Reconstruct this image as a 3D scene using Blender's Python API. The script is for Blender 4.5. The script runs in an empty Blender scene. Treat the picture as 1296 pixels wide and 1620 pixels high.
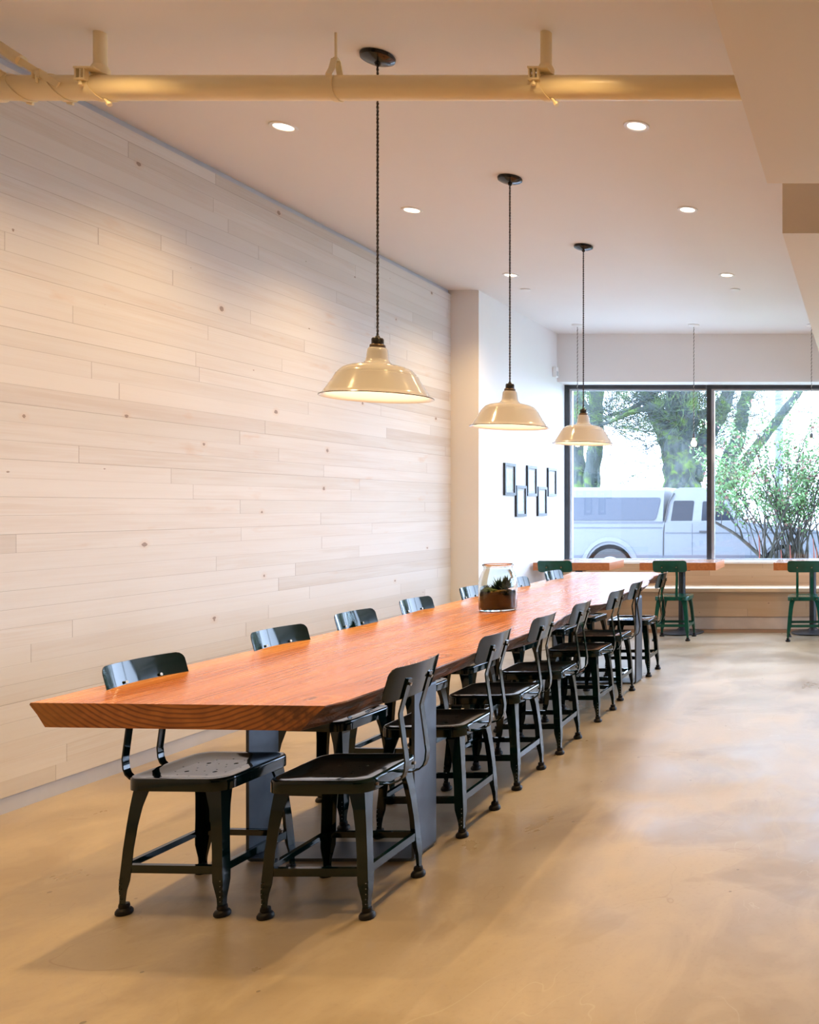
import bpy, bmesh, math, random
from mathutils import Vector, Matrix
C = bpy.context.scene.collection
sc = bpy.context.scene
PI = math.pi
def R(a): return math.radians(a)

# ------------------------------------------------------------------ camera
cam_d = bpy.data.cameras.new('camera'); cam = bpy.data.objects.new('camera', cam_d); C.objects.link(cam)
cam.location = (0, 0, 1.38); cam.rotation_euler = (R(90), 0, 0)
cam_d.sensor_width = 36; cam_d.sensor_fit = 'AUTO'
cam_d.lens = 1420/1620*36
cam_d.shift_x = -723/1620; cam_d.shift_y = -7/1620
cam_d.clip_start = .05; cam_d.clip_end = 300
sc.camera = cam
sc.view_settings.view_transform = 'Standard'; sc.view_settings.look = 'None'
sc.view_settings.gamma = 1; sc.view_settings.use_curve_mapping = False
sc.view_settings.exposure = 0.12
sc.cycles.use_denoising = True
sc.cycles.max_bounces = 10; sc.cycles.diffuse_bounces = 5; sc.cycles.transparent_max_bounces = 12
sc.cycles.sample_clamp_indirect = 6; sc.cycles.caustics_reflective = False; sc.cycles.caustics_refractive = False

# ------------------------------------------------------------------ world: bright overcast sky
SKY = 11.3
WARM = (1.0, .65, .28)
DOWN_W = 128.0      # one downlight
PEND_W = 5.0      # one enamel pendant
w = bpy.data.worlds.new('overcast_sky'); sc.world = w; w.use_nodes = True
bg = w.node_tree.nodes['Background']
bg.inputs[0].default_value = (.70, .88, 1.20, 1); bg.inputs[1].default_value = SKY
# sky portals: they only tell the renderer where the windows are
pl = bpy.data.lights.new('sky_portal', 'AREA'); pl.shape = 'RECTANGLE'; pl.size = 6.9; pl.size_y = 2.1
pl.cycles.is_portal = True
po = bpy.data.objects.new('sky_portal', pl); C.objects.link(po)
po.location = (-.12, 10.93, 1.79); po.rotation_euler = (R(-90), 0, 0)
pl2 = bpy.data.lights.new('side_sky_portal', 'AREA'); pl2.shape = 'RECTANGLE'; pl2.size = 2.6; pl2.size_y = 3.0
pl2.cycles.is_portal = True
po2 = bpy.data.objects.new('side_sky_portal', pl2); C.objects.link(po2)
po2.location = (3.79, 8.92, 1.5); po2.rotation_euler = (0, R(90), 0)

# ------------------------------------------------------------------ node helpers
class NT:
    def __init__(s, name):
        s.m = bpy.data.materials.new(name); s.m.use_nodes = True
        s.t = s.m.node_tree; s.b = s.t.nodes['Principled BSDF']; s.out = s.t.nodes['Material Output']
    def n(s, typ, ins=None, **props):
        nd = s.t.nodes.new(typ)
        for k, v in props.items(): setattr(nd, k, v)
        for k, v in (ins or {}).items(): s.set(nd.inputs[k], v)
        return nd
    def set(s, sock, v):
        if isinstance(v, bpy.types.NodeSocket): s.t.links.new(v, sock)
        elif isinstance(v, (tuple, list)):
            if sock.type == 'RGBA' and len(v) == 3: v = (*v, 1)
            sock.default_value = v
        else: sock.default_value = v
    def math(s, op, a, b=0.0, c=0.0, clamp=False):
        nd = s.n('ShaderNodeMath', {0: a, 1: b, 2: c}, operation=op); nd.use_clamp = clamp; return nd.outputs[0]
    def mix(s, f, a, b, mode='MIX'):
        nd = s.n('ShaderNodeMix', None, data_type='RGBA', blend_type=mode)
        s.set(nd.inputs[0], f); s.set(nd.inputs[6], a); s.set(nd.inputs[7], b); return nd.outputs[2]
    def ramp(s, f, stops):
        nd = s.n('ShaderNodeValToRGB', {0: f}); e = nd.color_ramp.elements
        while len(e) < len(stops): e.new(.5)
        for el, (p, c) in zip(e, stops):
            el.position = p; el.color = (*c, 1) if len(c) == 3 else c
        return nd.outputs[0]
    def rng(s, v, a, b, c, d):
        return s.n('ShaderNodeMapRange', {0: v, 1: a, 2: b, 3: c, 4: d}).outputs[0]
    def noise(s, vec, scale=5, detail=3, rough=.5, dist=0.0):
        return s.n('ShaderNodeTexNoise', {'Vector': vec, 'Scale': scale, 'Detail': detail, 'Roughness': rough, 'Distortion': dist}).outputs[0]
    def coord(s): return s.n('ShaderNodeTexCoord').outputs['Object']
    def mapv(s, vec, scale=(1,1,1), loc=(0,0,0), rot=(0,0,0)):
        return s.n('ShaderNodeMapping', {'Vector': vec, 'Scale': scale, 'Location': loc, 'Rotation': rot}).outputs[0]
    def xyz(s, vec):
        o = s.n('ShaderNodeSeparateXYZ', {0: vec}).outputs; return o[0], o[1], o[2]
    def comb(s, x, y, z): return s.n('ShaderNodeCombineXYZ', {0: x, 1: y, 2: z}).outputs[0]
    def bump(s, h, strength=.3, dist=.01):
        nd = s.n('ShaderNodeBump', {'Height': h, 'Strength': strength, 'Distance': dist}); s.set(s.b.inputs['Normal'], nd.outputs[0])
    def p(s, **kw):
        names = dict(color='Base Color', rough='Roughness', metal='Metallic', spec='Specular IOR Level', coat='Coat Weight',
                     coat_rough='Coat Roughness', trans='Transmission Weight', ior='IOR', emit='Emission Color', estr='Emission Strength', sheen='Sheen Weight', alpha='Alpha')
        for k, v in kw.items(): s.set(s.b.inputs[names[k]], v)
        return s

M = {}
def simple(name, color, rough=.5, metal=0, var=.06, scale=8, bump=0, **kw):
    t = NT(name); c = t.coord(); nz = t.noise(c, scale, 4)
    dark = tuple(max(0, x*(1-var)) for x in color); lite = tuple(min(1, x*(1+var)) for x in color)
    t.p(color=t.ramp(nz, [(.3, dark), (.7, lite)]), rough=rough, metal=metal, **kw)
    if bump: t.bump(t.noise(c, scale*12, 3), bump, .002)
    M[name] = t.m; return t
simple('wall_paint', (.82, .815, .81), .6, var=.01, scale=2, bump=.05)
simple('ceiling_paint', (.80, .785, .78), .7, var=.012, scale=1.5)
simple('beam_paint_shaded', (.79, .70, .60), .65, var=.012, scale=1.5)  # tanner than the ceiling paint, standing in for the weaker daylight here
simple('pipe_paint', (.88, .76, .50), .35, var=.03, scale=6)
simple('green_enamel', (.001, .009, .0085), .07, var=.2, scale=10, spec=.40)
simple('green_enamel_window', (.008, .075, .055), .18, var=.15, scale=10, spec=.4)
simple('foot_rubber', (.008, .007, .007), .5, spec=.25)
simple('bolt_metal', (.26, .19, .13), .35, 1)
simple('steel_plate', (.10, .115, .135), .38, .7, var=.25, scale=5)
simple('black_iron', (.03, .033, .038), .45, .3, var=.15)
simple('black_ceramic', (.008, .008, .009), .12)
simple('black_bakelite', (.01, .01, .011), .25)
simple('bronze_collar', (.12, .085, .06), .35, .8)
simple('white_enamel', (.53, .52, .53), .12, var=.01, coat=.5, coat_rough=.04)
simple('blue_rim', (.035, .035, .045), .2)
simple('white_plastic', (.82, .82, .82), .35, var=.01)
simple('cloth_cord_black', (.02, .018, .018), .8)
simple('cloth_cord_tan', (.10, .085, .075), .8)
simple('cloth_cord_white', (.6, .58, .55), .8)
simple('window_black', (.035, .037, .043), .35, .2, var=.3)
simple('window_aluminium', (.55, .58, .63), .3, .6)
simple('base_metal', (.52, .545, .60), .4, .25, var=.03)
simple('sill_paint', (.86, .87, .88), .4, var=.01)
simple('frame_black', (.02, .024, .032), .3, spec=.3)
simple('mat_white', (.55, .57, .58), .7, var=.01)
simple('soil', (.012, .006, .004), .95, var=.6, scale=60, bump=.8)
simple('succulent', (.035, .10, .035), .45, var=.5, scale=25)
simple('moss_fresh', (.10, .17, .03), .9, var=.5, scale=60, bump=.5)
simple('moss_gold', (.30, .17, .03), .9, var=.5, scale=60, bump=.5)
simple('truck_paint', (.115, .122, .135), .35, .0, var=.02, spec=.25)
simple('truck_grey', (.05, .055, .07), .35, .2, var=.06)
simple('tire', (.03, .03, .032), .8)
simple('hub', (.25, .26, .28), .3, .6)
simple('asphalt', (.20, .205, .22), .9, var=.15, scale=3)
simple('sidewalk', (.55, .55, .55), .85, var=.1, scale=2)
simple('stems', (.085, .072, .066), .8, var=.4, scale=9)
simple('reed_red', (.30, .07, .05), .7)
simple('pole_grey', (.16, .18, .2), .6)
t = simple('leaf', (.22, .40, .17), .6, var=.5, scale=3)
simple('leaf_red', (.34, .17, .15), .6, var=.4, scale=3)
simple('ground_cover', (.14, .24, .08), .9, var=.5, scale=12, bump=.6)

def glass_pane():
    t = NT('window_glass')
    gl = t.n('ShaderNodeBsdfGlossy', {'Color': (1,1,1,1), 'Roughness': .01})
    tr = t.n('ShaderNodeBsdfTransparent', {'Color': (.975,.985,.985,1)})
    mx = t.n('ShaderNodeMixShader', {0: t.math('MULTIPLY_ADD', t.math('POWER', t.n('ShaderNodeLayerWeight', {'Blend': .5}).outputs['Facing'], 4.0), .55, .03), 1: tr.outputs[0], 2: gl.outputs[0]})
    t.t.links.new(mx.outputs[0], t.out.inputs[0]); M['window_glass'] = t.m
glass_pane()
t = NT('jar_glass'); t.p(color=(.93, .99, .975), rough=.02, trans=1.0, ior=1.45); M['jar_glass'] = t.m
t = NT('car_glass'); t.p(color=(.008, .011, .018), rough=.1, spec=.2); M['car_glass'] = t.m
t = NT('topper_glass'); t.p(color=(.045, .052, .068), rough=.15, spec=.15); M['topper_glass'] = t.m
def emit(name, col, s):
    t = NT(name); t.p(color=(.8,.8,.8), emit=col, estr=s); M[name] = t.m
emit('lamp_lens', (1, .80, .58), 7); emit('bulb_glow', (1, .72, .42), 12)

def planks_mat(name, along, rowh, length, cols, knot=1.0, zoff=0.0, seam=.55):
    t = NT(name); x, y, z = t.xyz(t.coord())
    u = {'x': x, 'y': y}[along]
    rv = t.math('DIVIDE', t.math('ADD', z, zoff), rowh); row = t.math('FLOOR', rv); fr = t.math('FRACT', rv)
    wr = t.n('ShaderNodeTexWhiteNoise', {'W': row}, noise_dimensions='1D').outputs[0]
    wr2 = t.n('ShaderNodeTexWhiteNoise', {'W': t.math('ADD', row, 37.3)}, noise_dimensions='1D').outputs[0]
    v = t.math('ADD', t.math('DIVIDE', u, t.math('MULTIPLY_ADD', wr2, length*.7, length*.6)), t.math('MULTIPLY', wr, 13.0))
    pid = t.math('FLOOR', v); fv = t.math('FRACT', v)
    pr = t.n('ShaderNodeTexWhiteNoise', {'Vector': t.comb(row, pid, 0.0)}, noise_dimensions='3D')
    r = pr.outputs[0]
    r2 = t.n('ShaderNodeTexWhiteNoise', {'Vector': t.comb(row, pid, 5.0)}, noise_dimensions='3D').outputs[0]
    base = t.ramp(r, cols)
    gv = t.comb(t.math('MULTIPLY_ADD', u, 1.3, t.math('MULTIPLY', r2, 50.0)), t.math('MULTIPLY', z, 22.0), t.math('MULTIPLY', r, 20.0))
    g1 = t.noise(gv, 1.0, 4, .55, .6)
    gw = t.noise(t.mapv(gv, (1.2, 5, 1)), 1.4, 3, .6, .3)
    grain = t.math('ADD', t.math('MULTIPLY', g1, .6), t.math('MULTIPLY', gw, .4))
    amt = t.rng(r2, 0, 1, .15, .85)
    c = t.mix(t.math('MULTIPLY', t.rng(grain, .42, .62, 0, 1), amt), base, t.mix(1.0, base, (.90, .84, .79), 'MULTIPLY'))
    # knots
    vo = t.n('ShaderNodeTexVoronoi', {'Vector': t.comb(t.math('MULTIPLY', u, .8), z, 0.0), 'Scale': 2.3}, voronoi_dimensions='2D', feature='F1')
    d = t.math('ADD', vo.outputs['Distance'], t.math('MULTIPLY', t.math('SUBTRACT', t.noise(gv, 6, 3), .5), .05))
    kr, kg, kb = t.xyz(vo.outputs['Color'])
    size = t.math('MULTIPLY', t.rng(kr, .35, 1, .004, .036), knot)
    km = t.math('MULTIPLY', t.math('LESS_THAN', d, size), t.math('GREATER_THAN', kr, .36))
    halo = t.math('MULTIPLY', t.rng(t.math('SUBTRACT', d, size), 0, .05, .55, 0), t.math('GREATER_THAN', kr, .55))
    stain = t.math('MULTIPLY', t.rng(t.noise(t.comb(t.math('MULTIPLY', u, 3.0), t.math('MULTIPLY', z, 9.0), r), 1.0, 3), .64, .74, 0, .35), t.math('GREATER_THAN', r2, .5))
    c = t.mix(stain, c, (.60, .40, .27))
    c = t.mix(t.math('MULTIPLY', halo, .6), c, (.62, .45, .32))
    c = t.mix(t.math('MULTIPLY', km, .75), c, (.22, .14, .10))
    # seams
    e = t.math('MINIMUM', fr, t.math('SUBTRACT', 1.0, fr))
    sw = t.n('ShaderNodeTexWhiteNoise', {'W': t.math('ADD', t.math('FLOOR', t.math('ADD', rv, .5)), 91.7)}, noise_dimensions='1D').outputs[0]
    sm = t.math('MULTIPLY', t.rng(e, .006, .022, 1, 0), t.rng(sw, 0, 1, .12, 1))
    ev = t.math('MINIMUM', fv, t.math('SUBTRACT', 1.0, fv))
    sv = t.rng(ev, .0006, .0014, .8, 0)
    s = t.math('MAXIMUM', sm, sv)
    c = t.mix(t.math('MULTIPLY', s, seam), c, (.20, .15, .12))
    t.p(color=c, rough=.55, spec=.35)
    t.bump(t.math('SUBTRACT', t.math('MULTIPLY', grain, .15), s), .35, .003)
    M[name] = t.m
planks_mat('whitewashed_planks', 'y', .0853, 2.3,
    [(0, (.58,.54,.50)), (.10, (.64,.62,.59)), (.5, (.665,.645,.62)), (.9, (.685,.665,.64)), (1, (.61,.58,.55))], 1.0, .022)
planks_mat('bench_planks', 'x', .0853, 3.5,
    [(0, (.50,.35,.22)), (.5, (.60,.44,.29)), (1, (.54,.38,.24))], .6, .02, .5)
simple('bench_seat_wood', (.74, .57, .38), .4, var=.08, scale=3)
simple('pale_kick', (.62, .52, .43), .6, var=.06)
simple('brown_floor_strip', (.27, .155, .085), .5, var=.12)

# concrete floor
t = NT('polished_concrete'); c = t.coord()
n1 = t.noise(c, .55, 5, .55, .8); n2 = t.noise(t.mapv(c, (1, 1.4, 1), (4, 2, 0), (0, 0, .5)), 1.3, 4, .5, .7); n3 = t.noise(c, 60, 3)
col = t.ramp(n1, [(.33, (.325, .258, .17)), (.5, (.37, .298, .20)), (.68, (.40, .33, .23))])
col = t.mix(t.rng(n2, .40, .64, 0, .7), col, t.mix(1.0, col, (.74, .70, .64), 'MULTIPLY'))
# stains left by old puddles: a soft body with a slightly darker rim
st = t.noise(t.mapv(c, (1, 1.25, 1), (2.3, 7.1, 0), (0, 0, .8)), .95, 4, .52, .45)
body = t.rng(st, .545, .60, 0, .6); rim = t.rng(t.math('ABSOLUTE', t.math('SUBTRACT', st, .556)), 0, .010, .14, 0)
col = t.mix(t.math('MULTIPLY', body, .95), col, (.235, .175, .105)); col = t.mix(rim, col, (.23, .17, .10))
col = t.mix(t.rng(n3, .55, .8, 0, .30), col, (.25, .19, .13))
# trowel marks and hairline scratches
tw = t.noise(t.mapv(c, (1.9, 1.1, 1), (0, 0, 0), (0, 0, .95)), 1.5, 6, .62, 1.2)
col = t.mix(t.rng(tw, .48, .66, 0, .45), col, (.45, .37, .25))
def hair(loc, sc_, amt, dark):
    global col
    wn = t.noise(t.mapv(c, (1, 1, 1), loc), sc_, 3, .5, 1.0)
    h = t.math('MULTIPLY', t.rng(t.math('ABSOLUTE', t.math('SUBTRACT', wn, .5)), 0, .0022, 1, 0), t.rng(t.noise(t.mapv(c, (1,1,1), loc), 1.4, 2), .52, .60, 0, 1))
    col = t.mix(t.math('MULTIPLY', h, amt), col, dark)
hair((9, 3, 1), 1.5, .25, (.52, .48, .36)); hair((31, 12, 1), 1.1, .35, (.20, .13, .08)); hair((3, 44, 1), 2.3, .22, (.24, .17, .11))
sp = t.n('ShaderNodeTexVoronoi', {'Vector': c, 'Scale': 2.4}, voronoi_dimensions='2D')
spr, _, _ = t.xyz(sp.outputs['Color'])
col = t.mix(t.math('MULTIPLY', t.math('LESS_THAN', sp.outputs['Distance'], t.rng(spr, .5, 1, 0, .02)), .7), col, (.10, .08, .06))
t.p(color=col, rough=t.math('ADD', t.rng(n2, .3, .7, .44, .28), t.math('MULTIPLY', t.math('SUBTRACT', tw, .5), .25)), spec=.45)
t.bump(t.math('ADD', t.noise(c, 3.5, 3, .5, .5), t.math('MULTIPLY', tw, .25)), .16, .010)
M['polished_concrete'] = t.m

# table wood (grain runs along y)
simple('fir_underside', (.09, .04, .018), .6, var=.2)
def table_mats():
    t = NT('fir_top'); c = t.coord(); x, y, z = t.xyz(c)
    wob = t.noise(t.mapv(c, (1.2, .55, 1)), 1.5, 3, .5, .4)
    vo = t.n('ShaderNodeTexVoronoi', {'Vector': t.mapv(c, (1.0, .42, 1), (.13, .2, 0)), 'Scale': 2.0}, voronoi_dimensions='2D', feature='F1')
    kd = vo.outputs['Distance']; kr, _, _ = t.xyz(vo.outputs['Color'])
    pull = t.math('MULTIPLY', t.rng(kd, 0, .22, 1, 0), t.rng(kr, .45, .55, 0, .13))
    xx = t.math('ADD', t.math('ADD', x, t.math('MULTIPLY', wob, .10)), pull)
    rings = t.n('ShaderNodeTexWave', {'Vector': t.comb(xx, 0.0, 0.0), 'Scale': 11.0, 'Distortion': 0.0, 'Detail': 2.0}, wave_type='BANDS', bands_direction='X').outputs[0]
    fine = t.noise(t.comb(t.math('MULTIPLY', xx, 90), t.math('MULTIPLY', y, 1.6), 0.0), 1.0, 3, .6)
    big = t.noise(t.comb(t.math('MULTIPLY', xx, 9), t.math('MULTIPLY', y, .5), 3.0), 1.0, 3)
    col = t.ramp(big, [(.3, (.34, .098, .018)), (.5, (.41, .136, .027)), (.7, (.48, .185, .042))])
    col = t.mix(t.math('MULTIPLY', rings, .20), col, (.42, .12, .03))
    col = t.mix(t.rng(fine, .45, .7, 0, .4), col, (.80, .36, .14))
    edge = t.rng(x, -2.50, -2.60, 0, .5); col = t.mix(edge, col, (.72, .37, .12))
    knot = t.math('MULTIPLY', t.rng(kd, .012, .035, 1, 0), t.math('GREATER_THAN', kr, .5))
    col = t.mix(t.math('MULTIPLY', knot, .7), col, (.13, .035, .015))
    t.p(color=col, rough=t.rng(fine, .3, .7, .20, .30), spec=.5)
    t.bump(fine, .05, .003); M['fir_top'] = t.m
    # end grain
    t = NT('fir_end'); c = t.coord(); x, y, z = t.xyz(c)
    dx = t.math('ADD', x, 2.16); dz = t.math('SUBTRACT', z, 1.02)
    rad = t.math('SQRT', t.math('ADD', t.math('MULTIPLY', dx, t.math('MULTIPLY', dx, .55)), t.math('MULTIPLY', dz, dz)))
    rad = t.math('ADD', rad, t.math('MULTIPLY', t.noise(c, 9, 2), .012))
    wv = t.math('SINE', t.math('MULTIPLY', rad, 430.0)); nz = t.noise(c, 18, 4)
    col = t.ramp(nz, [(.3, (.25, .085, .02)), (.7, (.38, .14, .035))])
    col = t.mix(t.rng(wv, -.1, 1, 0, .75), col, (.10, .030, .010))
    rt = t.math('MULTIPLY', t.rng(t.math('ADD', x, t.math('MULTIPLY', nz, .35)), -1.78, -1.60, 0, 1), t.rng(nz, .40, .55, 0, 1))
    col = t.mix(t.math('MULTIPLY', rt, .85), col, (.06, .022, .008))
    lt = t.rng(x, -2.46, -2.60, 0, .6); col = t.mix(lt, col, (.30, .13, .025))
    t.p(color=col, rough=.5, spec=.4); t.bump(wv, .1, .001); M['fir_end'] = t.m
    # bark side
    t = NT('fir_live_edge'); c = t.coord()
    n1 = t.noise(t.mapv(c, (30, 4, 30)), 1.0, 5, .65, .4); n2 = t.noise(c, 5, 3)
    col = t.ramp(n1, [(.32, (.014, .005, .003)), (.52, (.075, .026, .014)), (.74, (.23, .095, .055))])
    col = t.mix(t.rng(n2, .55, .65, 0, .55), col, (.40, .13, .05))
    t.p(color=col, rough=.42, spec=.5); t.bump(n1, .9, .012); M['fir_live_edge'] = t.m
    t = NT('fir_small_edge'); c = t.coord()
    n = t.noise(t.mapv(c, (40, 1.5, 40)), 1.0, 3)
    t.p(color=t.ramp(n, [(.35, (.42, .135, .04)), (.65, (.52, .18, .058))]), rough=.35); M['fir_small_edge'] = t.m
    t = NT('fir_small_top'); c = t.coord()
    n = t.noise(t.mapv(c, (2, 40, 40)), 1.0, 3)
    t.p(color=t.ramp(n, [(.35, (.33, .16, .09)), (.65, (.42, .22, .12))]), rough=.22); M['fir_small_top'] = t.m
table_mats()
# tree bark with moss
t = NT('mossy_bark'); c = t.coord(); n1 = t.noise(c, 3.2, 5, .6, .5); n2 = t.noise(t.mapv(c, (6, 6, 1.2)), 2, 4)
col = t.ramp(n2, [(.3, (.036, .046, .047)), (.7, (.085, .10, .10))])
col = t.mix(t.rng(n1, .49, .63, 0, .8), col, (.125, .19, .05))
t.p(color=col, rough=.9, spec=.1); t.bump(n2, .5, .05); M['mossy_bark'] = t.m
# prints
t = NT('botanical_print'); c = t.coord(); n1 = t.noise(t.mapv(c, (8, 8, 3)), 2.2, 4, .6, 1.0)
t.p(color=t.ramp(n1, [(.35, (.42, .44, .42)), (.5, (.24, .34, .24)), (.6, (.42, .38, .34)), (.75, (.26, .32, .36))]), rough=.25); M['botanical_print'] = t.m

# ------------------------------------------------------------------ mesh helpers
def link(o, parent=None):
    C.objects.link(o)
    if parent is not None: o.parent = parent
    return o
def obj(name, bm, mats, parent=None, smooth=False, angle=None):
    bmesh.ops.recalc_face_normals(bm, faces=bm.faces)
    me = bpy.data.meshes.new(name); bm.to_mesh(me); bm.free()
    if isinstance(mats, str): mats = [mats]
    for m in mats: me.materials.append(M[m])
    if smooth:
        for p in me.polygons: p.use_smooth = True
        if angle is not None: me.set_sharp_from_angle(angle=R(angle))
    return link(bpy.data.objects.new(name, me), parent)
def tag(o, label, cat, group=None):
    o['label'] = label; o['category'] = cat
    if group: o['group'] = group
    return o
def thing(name, label, cat, loc=(0,0,0), rz=0, group=None):
    o = bpy.data.objects.new(name, None); C.objects.link(o); o.empty_display_size = .1
    o.location = loc; o.rotation_euler = (0, 0, rz); return tag(o, label, cat, group)
def struct(name, bm, m, parent=None, **kw):
    o = obj(name, bm, m, parent, **kw)
    if parent is None: o['kind'] = 'structure'
    return o
def box(bm, x0, x1, y0, y1, z0, z1, mi=0, bev=0):
    vs = [bm.verts.new((x, y, z)) for x in (x0, x1) for y in (y0, y1) for z in (z0, z1)]
    fs = [bm.faces.new([vs[i] for i in q]) for q in ((0,1,3,2),(4,6,7,5),(0,4,5,1),(2,3,7,6),(0,2,6,4),(1,5,7,3))]
    for f in fs: f.material_index = mi
    if bev:
        es = list({e for f in fs for e in f.edges})
        bmesh.ops.bevel(bm, geom=es, offset=bev, segments=2, affect='EDGES', profile=.6)
    return vs
def boxbm(*a, **k):
    bm = bmesh.new(); box(bm, *a, **k); return bm
def lathe(bm, prof, seg=48, center=(0,0,0), mi=None, cap=True):
    rings = []
    for r, z in prof:
        if r < 1e-6: rings.append([bm.verts.new((center[0], center[1], center[2]+z))])
        else: rings.append([bm.verts.new((center[0]+r*math.cos(2*PI*i/seg), center[1]+r*math.sin(2*PI*i/seg), center[2]+z)) for i in range(seg)])
    for k in range(len(rings)-1):
        a, b = rings[k], rings[k+1]
        for i in range(seg):
            j = (i+1) % seg
            if len(a) == 1 and len(b) == 1: continue
            if len(a) == 1: f = bm.faces.new((a[0], b[j], b[i]))
            elif len(b) == 1: f = bm.faces.new((a[i], a[j], b[0]))
            else: f = bm.faces.new((a[i], a[j], b[j], b[i]))
            if mi: f.material_index = mi[k]
    if cap:
        for rg in (rings[0], rings[-1]):
            if len(rg) > 1:
                try: bm.faces.new(rg)
                except ValueError: pass
def tube(bm, pts, rad, seg=8, cap=True, mi=0):
    pts = [Vector(p) for p in pts]
    if not isinstance(rad, (list, tuple)): rad = [rad]*len(pts)
    prev = None; rings = []
    for i, p in enumerate(pts):
        d = (pts[min(i+1, len(pts)-1)] - pts[max(i-1, 0)]).normalized()
        if prev is None:
            a = Vector((0,0,1)) if abs(d.z) < .9 else Vector((1,0,0)); u = d.cross(a).normalized()
        else:
            u = (prev - d*prev.dot(d)).normalized()
        prev = u; v = d.cross(u)
        rings.append([bm.verts.new(p + (u*math.cos(2*PI*k/seg) + v*math.sin(2*PI*k/seg))*rad[i]) for k in range(seg)])
    for a, b in zip(rings, rings[1:]):
        for k in range(seg):
            f = bm.faces.new((a[k], a[(k+1)%seg], b[(k+1)%seg], b[k])); f.material_index = mi
    if cap:
        bm.faces.new(rings[0]).material_index = mi; bm.faces.new(rings[-1]).material_index = mi
def strip_xz(bm, path, y0, wid, th):
    """flat bar following a path of (x, z), wid across y, th thick"""
    pts = [Vector((x, z)) for x, z in path]; rings = []
    for i, p in enumerate(pts):
        d = (pts[min(i+1, len(pts)-1)] - pts[max(i-1, 0)]).normalized(); n = Vector((-d.y, d.x))*th/2
        rings.append([bm.verts.new((p.x+s*n.x, y0+q*wid/2, p.y+s*n.y)) for s, q in ((1,1),(1,-1),(-1,-1),(-1,1))])
    for a, b in zip(rings, rings[1:]):
        for k in range(4): bm.faces.new((a[k], a[(k+1)%4], b[(k+1)%4], b[k]))
    bm.faces.new(rings[0]); bm.faces.new(rings[-1])
def smooth_path(pts, n=6):
    out = []
    P = [Vector(p) for p in pts]; P = [P[0]*2-P[1]] + P + [P[-1]*2-P[-2]]
    for i in range(1, len(P)-2):
        for k in range(n):
            u = k/n; a, b, c, d = P[i-1], P[i], P[i+1], P[i+2]
            out.append(.5*((2*b) + (c-a)*u + (2*a-5*b+4*c-d)*u*u + (3*b-a-3*c+d)*u**3))
    out.append(P[-2]); return out
def copy_tree(o, parent=None):
    c = o.copy(); C.objects.link(c)
    if parent is not None: c.parent = parent
    for ch in o.children: copy_tree(ch, c)
    return c

# ------------------------------------------------------------------ the setting
XL, XL2, XR = -3.88, -3.62, 3.6
YB, YC, YW, YG = -4.5, 8.38, 10.5, 10.79     # wall behind camera, column, header wall, glass
ZC = 3.41
struct('floor', boxbm(XL-.3, XR+.2, YB-.2, 11.0, -.12, 0), 'polished_concrete')
struct('ceiling', boxbm(XL-.3, XR+.2, YB-.2, YW+.5, ZC, ZC+.15), 'ceiling_paint')
struct('ceiling.001', boxbm(-.45, XR+.1, YB-.1, 4.07, 2.85, ZC+.02), 'beam_paint_shaded')
struct('ceiling.002', boxbm(-.45, XR+.1, 4.81, YW+.02, 2.85, ZC+.02), 'beam_paint_shaded')
struct('wall_left', boxbm(XL-.06, XL, YB, YC+.02, .075, 3.37), 'whitewashed_planks')
struct('baseboard_left', boxbm(XL-.06, XL-.006, YB, YC+.02, 0, .075), 'base_metal')
struct('trim_1', boxbm(XL-.06, XL-.025, YB, YC+.02, 3.37, ZC+.001), 'base_metal')
bm = bmesh.new(); box(bm, XL-.2, XL-.055, YB-.1, YC+.1, 0, ZC+.01); struct('wall_left.001', bm, 'wall_paint')
struct('wall_left.002', boxbm(XL-.2, XL2, YC, 10.95, 0, ZC+.01), 'wall_paint')
bm = bmesh.new(); box(bm, XR, XR+.2, YB-.1, 7.4, 0, ZC+.01); box(bm, XR, XR+.2, 10.45, 10.95, 0, ZC+.01)
box(bm, XR, XR+.2, 7.4, 10.45, 2.8, ZC+.01); box(bm, XR, XR+.2, 7.4, 10.45, 0, .2); struct('wall_right', bm, 'wall_paint')
simple('dark_panel', (.05, .045, .04), .6)
struct('wall_front', boxbm(XL-.2, XR+.2, YB-.15, YB, 0, ZC+.01), 'dark_panel')
struct('wall_back', boxbm(XL-.1, XR+.1, YW, 11.0, 2.85, ZC+.4), 'wall_paint')          # header above window
struct('wall_back.001', boxbm(XL-.1, XR+.1, 10.64, 11.0, 0, .72), 'wall_paint')
struct('trim_2', boxbm(XL2, XR, 10.58, 10.80, .72, .745), 'sill_paint')
struct('trim_3', boxbm(XL2, XR, 9.90, 10.16, 0, .003), 'brown_floor_strip')  # thin brown strip on the floor along the bench

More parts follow.
